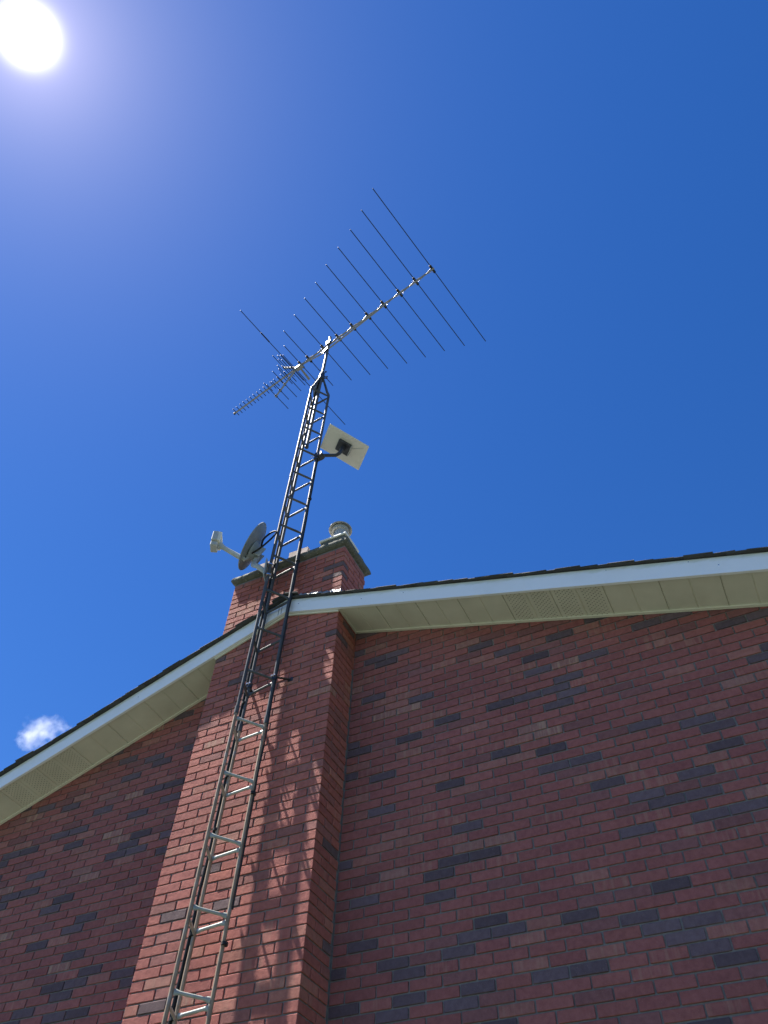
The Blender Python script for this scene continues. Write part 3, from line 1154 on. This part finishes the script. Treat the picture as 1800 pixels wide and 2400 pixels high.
b3 = foot + Vector((-0.55, -0.2, 0.35))
MB().tube([pipe_top, pipe_top + (b1 - pipe_top) * 0.6, b1 * 0.85 + b2 * 0.15, b1 * 0.5 + b2 * 0.5, b2, b3], 0.36, 14).build('mast_pipe', M_DISHARM, dish, smooth=True)
MB().obox(foot + Vector((-0.42, -0.25, 0.6)), (ex * 0.9 + ey * 0.4).normalized(), (ey * 0.9 - ex * 0.4).normalized(), ez, 0.08, 0.75, 1.6, 0.04).build('foot_plate', M_DISHARM, dish)
for dz in (1.5, -0.6):
    q = leg('L', 8.6 + dz)
    MB().lathe(q - Vector((0, 0, 0.12)), ez, [(0.4, 0), (0.45, 0.02), (0.45, 0.22), (0.4, 0.24)], 16, True).build('leg_strap', M_CLEAT, dish, smooth=True)
    MB().obox(q + Vector((-0.3, -0.4, 0)), ex, ey, ez, 0.18, 0.12, 0.12, 0.03).build('strap_screw', M_STEEL, dish)
# feed arm and receiver head
ar = dc - dup_ * 3.2 - dn * 0.35
fh = Vector((-17.35, -12.2, 15.4))
t = (fh - ar).normalized()
MB().tube([dc - dup_ * 1.6 - dn * 0.75, ar, ar + t * 0.6, fh - t * 1.6, fh - t * 0.9, fh], 0, 12, True,
          [(0.3, 0.3), (0.34, 0.42), (0.3, 0.4), (0.26, 0.34), (0.42, 0.55), (0.55, 0.75)]).build('feed_arm', M_DISHARM, dish, smooth=True)
fa = (dc - fh).normalized()
fx = fa.cross(ez).normalized()
fz = fx.cross(fa)
hc = fh + fz * 0.55 - fa * 0.15
head = MB().obox(hc, fx, fa, fz, 1.12, 0.42, 1.0, 0.12).build('receiver_head', M_DISHARM, dish)
w = MB()
for (ox, oz, hx, hz) in ((0, 0.86, 1.0, 0.12), (0, -0.86, 1.0, 0.12), (0.9, 0, 0.1, 0.76), (-0.9, 0, 0.1, 0.76)):
    w.obox(hc + fa * 0.62 + fx * ox + fz * oz, fx, fa, fz, hx, 0.22, hz, 0.03)
w.build('head_frame', M_LENS, head)
MB().obox(hc + fa * 0.47, fx, fa, fz, 0.8, 0.06, 0.74, 0.02).build('feed_window', M_LENS, head)
MB().lathe(hc + fa * 0.5, fa, [(0.38, 0), (0.42, 0.15), (0.3, 0.28), (0.02, 0.3)], 16).build('feed_cone', M_DISHARM, head, smooth=True)
MB().obox(fh - fz * 0.75 - fa * 0.1, fx, fa, fz, 0.8, 0.5, 0.5, 0.12).build('head_base', M_DISHARM, dish)
# looped coax behind the reflector
lp = [bk - dn * 0.5 + dup_ * 0.9, bk + Vector((1.2, -0.2, 2.0)), bk + Vector((2.4, -0.4, 2.7)), bk + Vector((3.3, -0.5, 2.6)), bk + Vector((3.6, -0.5, 2.1)),
      bk + Vector((3.1, -0.6, 1.1)), bk + Vector((2.0, -0.7, -0.1)), bk + Vector((0.9, -0.8, -0.9)), bk + Vector((-0.6, -0.6, -1.0)), ar + Vector((0.4, -0.1, 0.1))]


def smooth_path(pts, k=6):
    pts = [Vector(p) for p in pts]
    out = []
    for i in range(len(pts) - 1):
        p0 = pts[max(i - 1, 0)]; p1 = pts[i]; p2 = pts[i + 1]; p3 = pts[min(i + 2, len(pts) - 1)]
        for j in range(k):
            u = j / k
            out.append(0.5 * ((2 * p1) + (p2 - p0) * u + (2 * p0 - 5 * p1 + 4 * p2 - p3) * u * u + (3 * p1 - p0 - 3 * p2 + p3) * u ** 3))
    out.append(pts[-1])
    return out


MB().tube(smooth_path(lp), 0.14, 8).build('cable_loop', M_BLACK, dish, smooth=True)

# ---------------------------------------------------------------- cables down the tower
def leg_cable(name, label, k, off, z0, z1, r, mat, ties):
    pts = []
    z = z0
    while z > z1:
        p = leg(k, z) + Vector(off) + Vector((jit(0.05), jit(0.04), 0))
        pts.append(p)
        z -= 3.4
    pts.append(leg(k, z1) + Vector(off))
    w = MB().tube(smooth_path(pts, 4), r, 7)
    o = w.build(name, mat, None, smooth=True)
    o['label'] = label
    o['category'] = 'cable'
    for zt in ties:
        c = leg(k, zt) + Vector(off) * 0.5
        q = MB()
        d = Vector(off).normalized()
        q.tube([c - Vector((0, 0, 0.14)), c + Vector((0, 0, 0.14))], 0, 10, True, [(0.3, 0.34)] * 2)
        q.build('cable_tie', M_BLACK, o, smooth=True)
    return o


leg_cable('coaxial_cable', 'thick black cable tied down the left side of the inner tower leg', 'M', (-0.40, -0.09, 0), 62, -GZ, 0.15, M_BLACK, (50, 31, 14, -11, -21, -27.2, -37.6, -44.5))
leg_cable('coaxial_cable', 'thin grey cable running beside the inner tower leg near the eave', 'M', (-0.30, 0.06, 0), 10, -GZ, 0.07, M_STEEL, ())
leg_cable('coaxial_cable', 'thin dark cable from the flat panel down the right tower leg', 'R', (0.33, -0.02, 0), 40, -36, 0.08, M_BLACK, (28, 13, -24, -39))

# ---------------------------------------------------------------- small cloud low behind the roof
cd = Vector((-0.69, 0.48, 0.54)).normalized()
cpos = P(*CAMP) + cd * 1500
ct = bpy.data.meshes.new('cloud')
import bmesh
bm = bmesh.new()
bmesh.ops.create_icosphere(bm, subdivisions=5, radius=1.0)
from mathutils import noise as mnoise
sx = CX
for v in bm.verts:
    d = v.co.normalized()
    k = 1.0 + 0.35 * mnoise.noise(d * 1.8 + Vector((3, 1, 5))) + 0.2 * mnoise.noise(d * 4.5)
    v.co = Vector((d.x * 52 * k, d.y * 36 * k, d.z * 38 * k))
bm.to_mesh(ct)
bm.free()
cm = bpy.data.materials.new('cloud_vapour')
cm.use_nodes = True
t = cm.node_tree
t.nodes.clear()
out = t.nodes.new('ShaderNodeOutputMaterial')
pvn = t.nodes.new('ShaderNodeVolumePrincipled')
pvn.inputs['Color'].default_value = (1, 1, 1, 1)
pvn.inputs['Anisotropy'].default_value = 0.2
tcn = t.nodes.new('ShaderNodeTexCoord')
nz = t.nodes.new('ShaderNodeTexNoise')
nz.inputs['Scale'].default_value = 0.034
nz.inputs['Detail'].default_value = 6
nz.inputs['Roughness'].default_value = 0.6
t.links.new(tcn.outputs['Object'], nz.inputs['Vector'])
mpn = t.nodes.new('ShaderNodeVectorMath'); mpn.operation = 'MULTIPLY'
mpn.inputs[1].default_value = (1 / 55, 1 / 40, 1 / 40)
t.links.new(tcn.outputs['Object'], mpn.inputs[0])
ln = t.nodes.new('ShaderNodeVectorMath'); ln.operation = 'LENGTH'
t.links.new(mpn.outputs[0], ln.inputs[0])


def cmath(op, a, b):
    n_ = t.nodes.new('ShaderNodeMath'); n_.operation = op
    for i, v in enumerate((a, b)):
        if isinstance(v, (int, float)):
            n_.inputs[i].default_value = v
        else:
            t.links.new(v, n_.inputs[i])
    return n_.outputs[0]


dens = cmath('SUBTRACT', cmath('MULTIPLY', nz.outputs['Fac'], 2.9), cmath('ADD', cmath('MULTIPLY', ln.outputs['Value'], 0.95), 0.9))
dens = cmath('MULTIPLY', cmath('MAXIMUM', dens, 0.0), 0.024)
t.links.new(dens, pvn.inputs['Density'])
t.links.new(pvn.outputs[0], out.inputs['Volume'])
ct.materials.append(cm)
cloud = bpy.data.objects.new('cloud', ct)
col.objects.link(cloud)
cloud.location = cpos
hd = Vector((CX.x, CX.y, 0)).normalized()
cloud.rotation_euler = (0, 0, math.atan2(hd.y, hd.x))
cloud['label'] = 'small puffy white cloud low over the left roof slope'
cloud['category'] = 'cloud'

scene.cycles.volume_bounces = 4
scene.cycles.max_bounces = 8
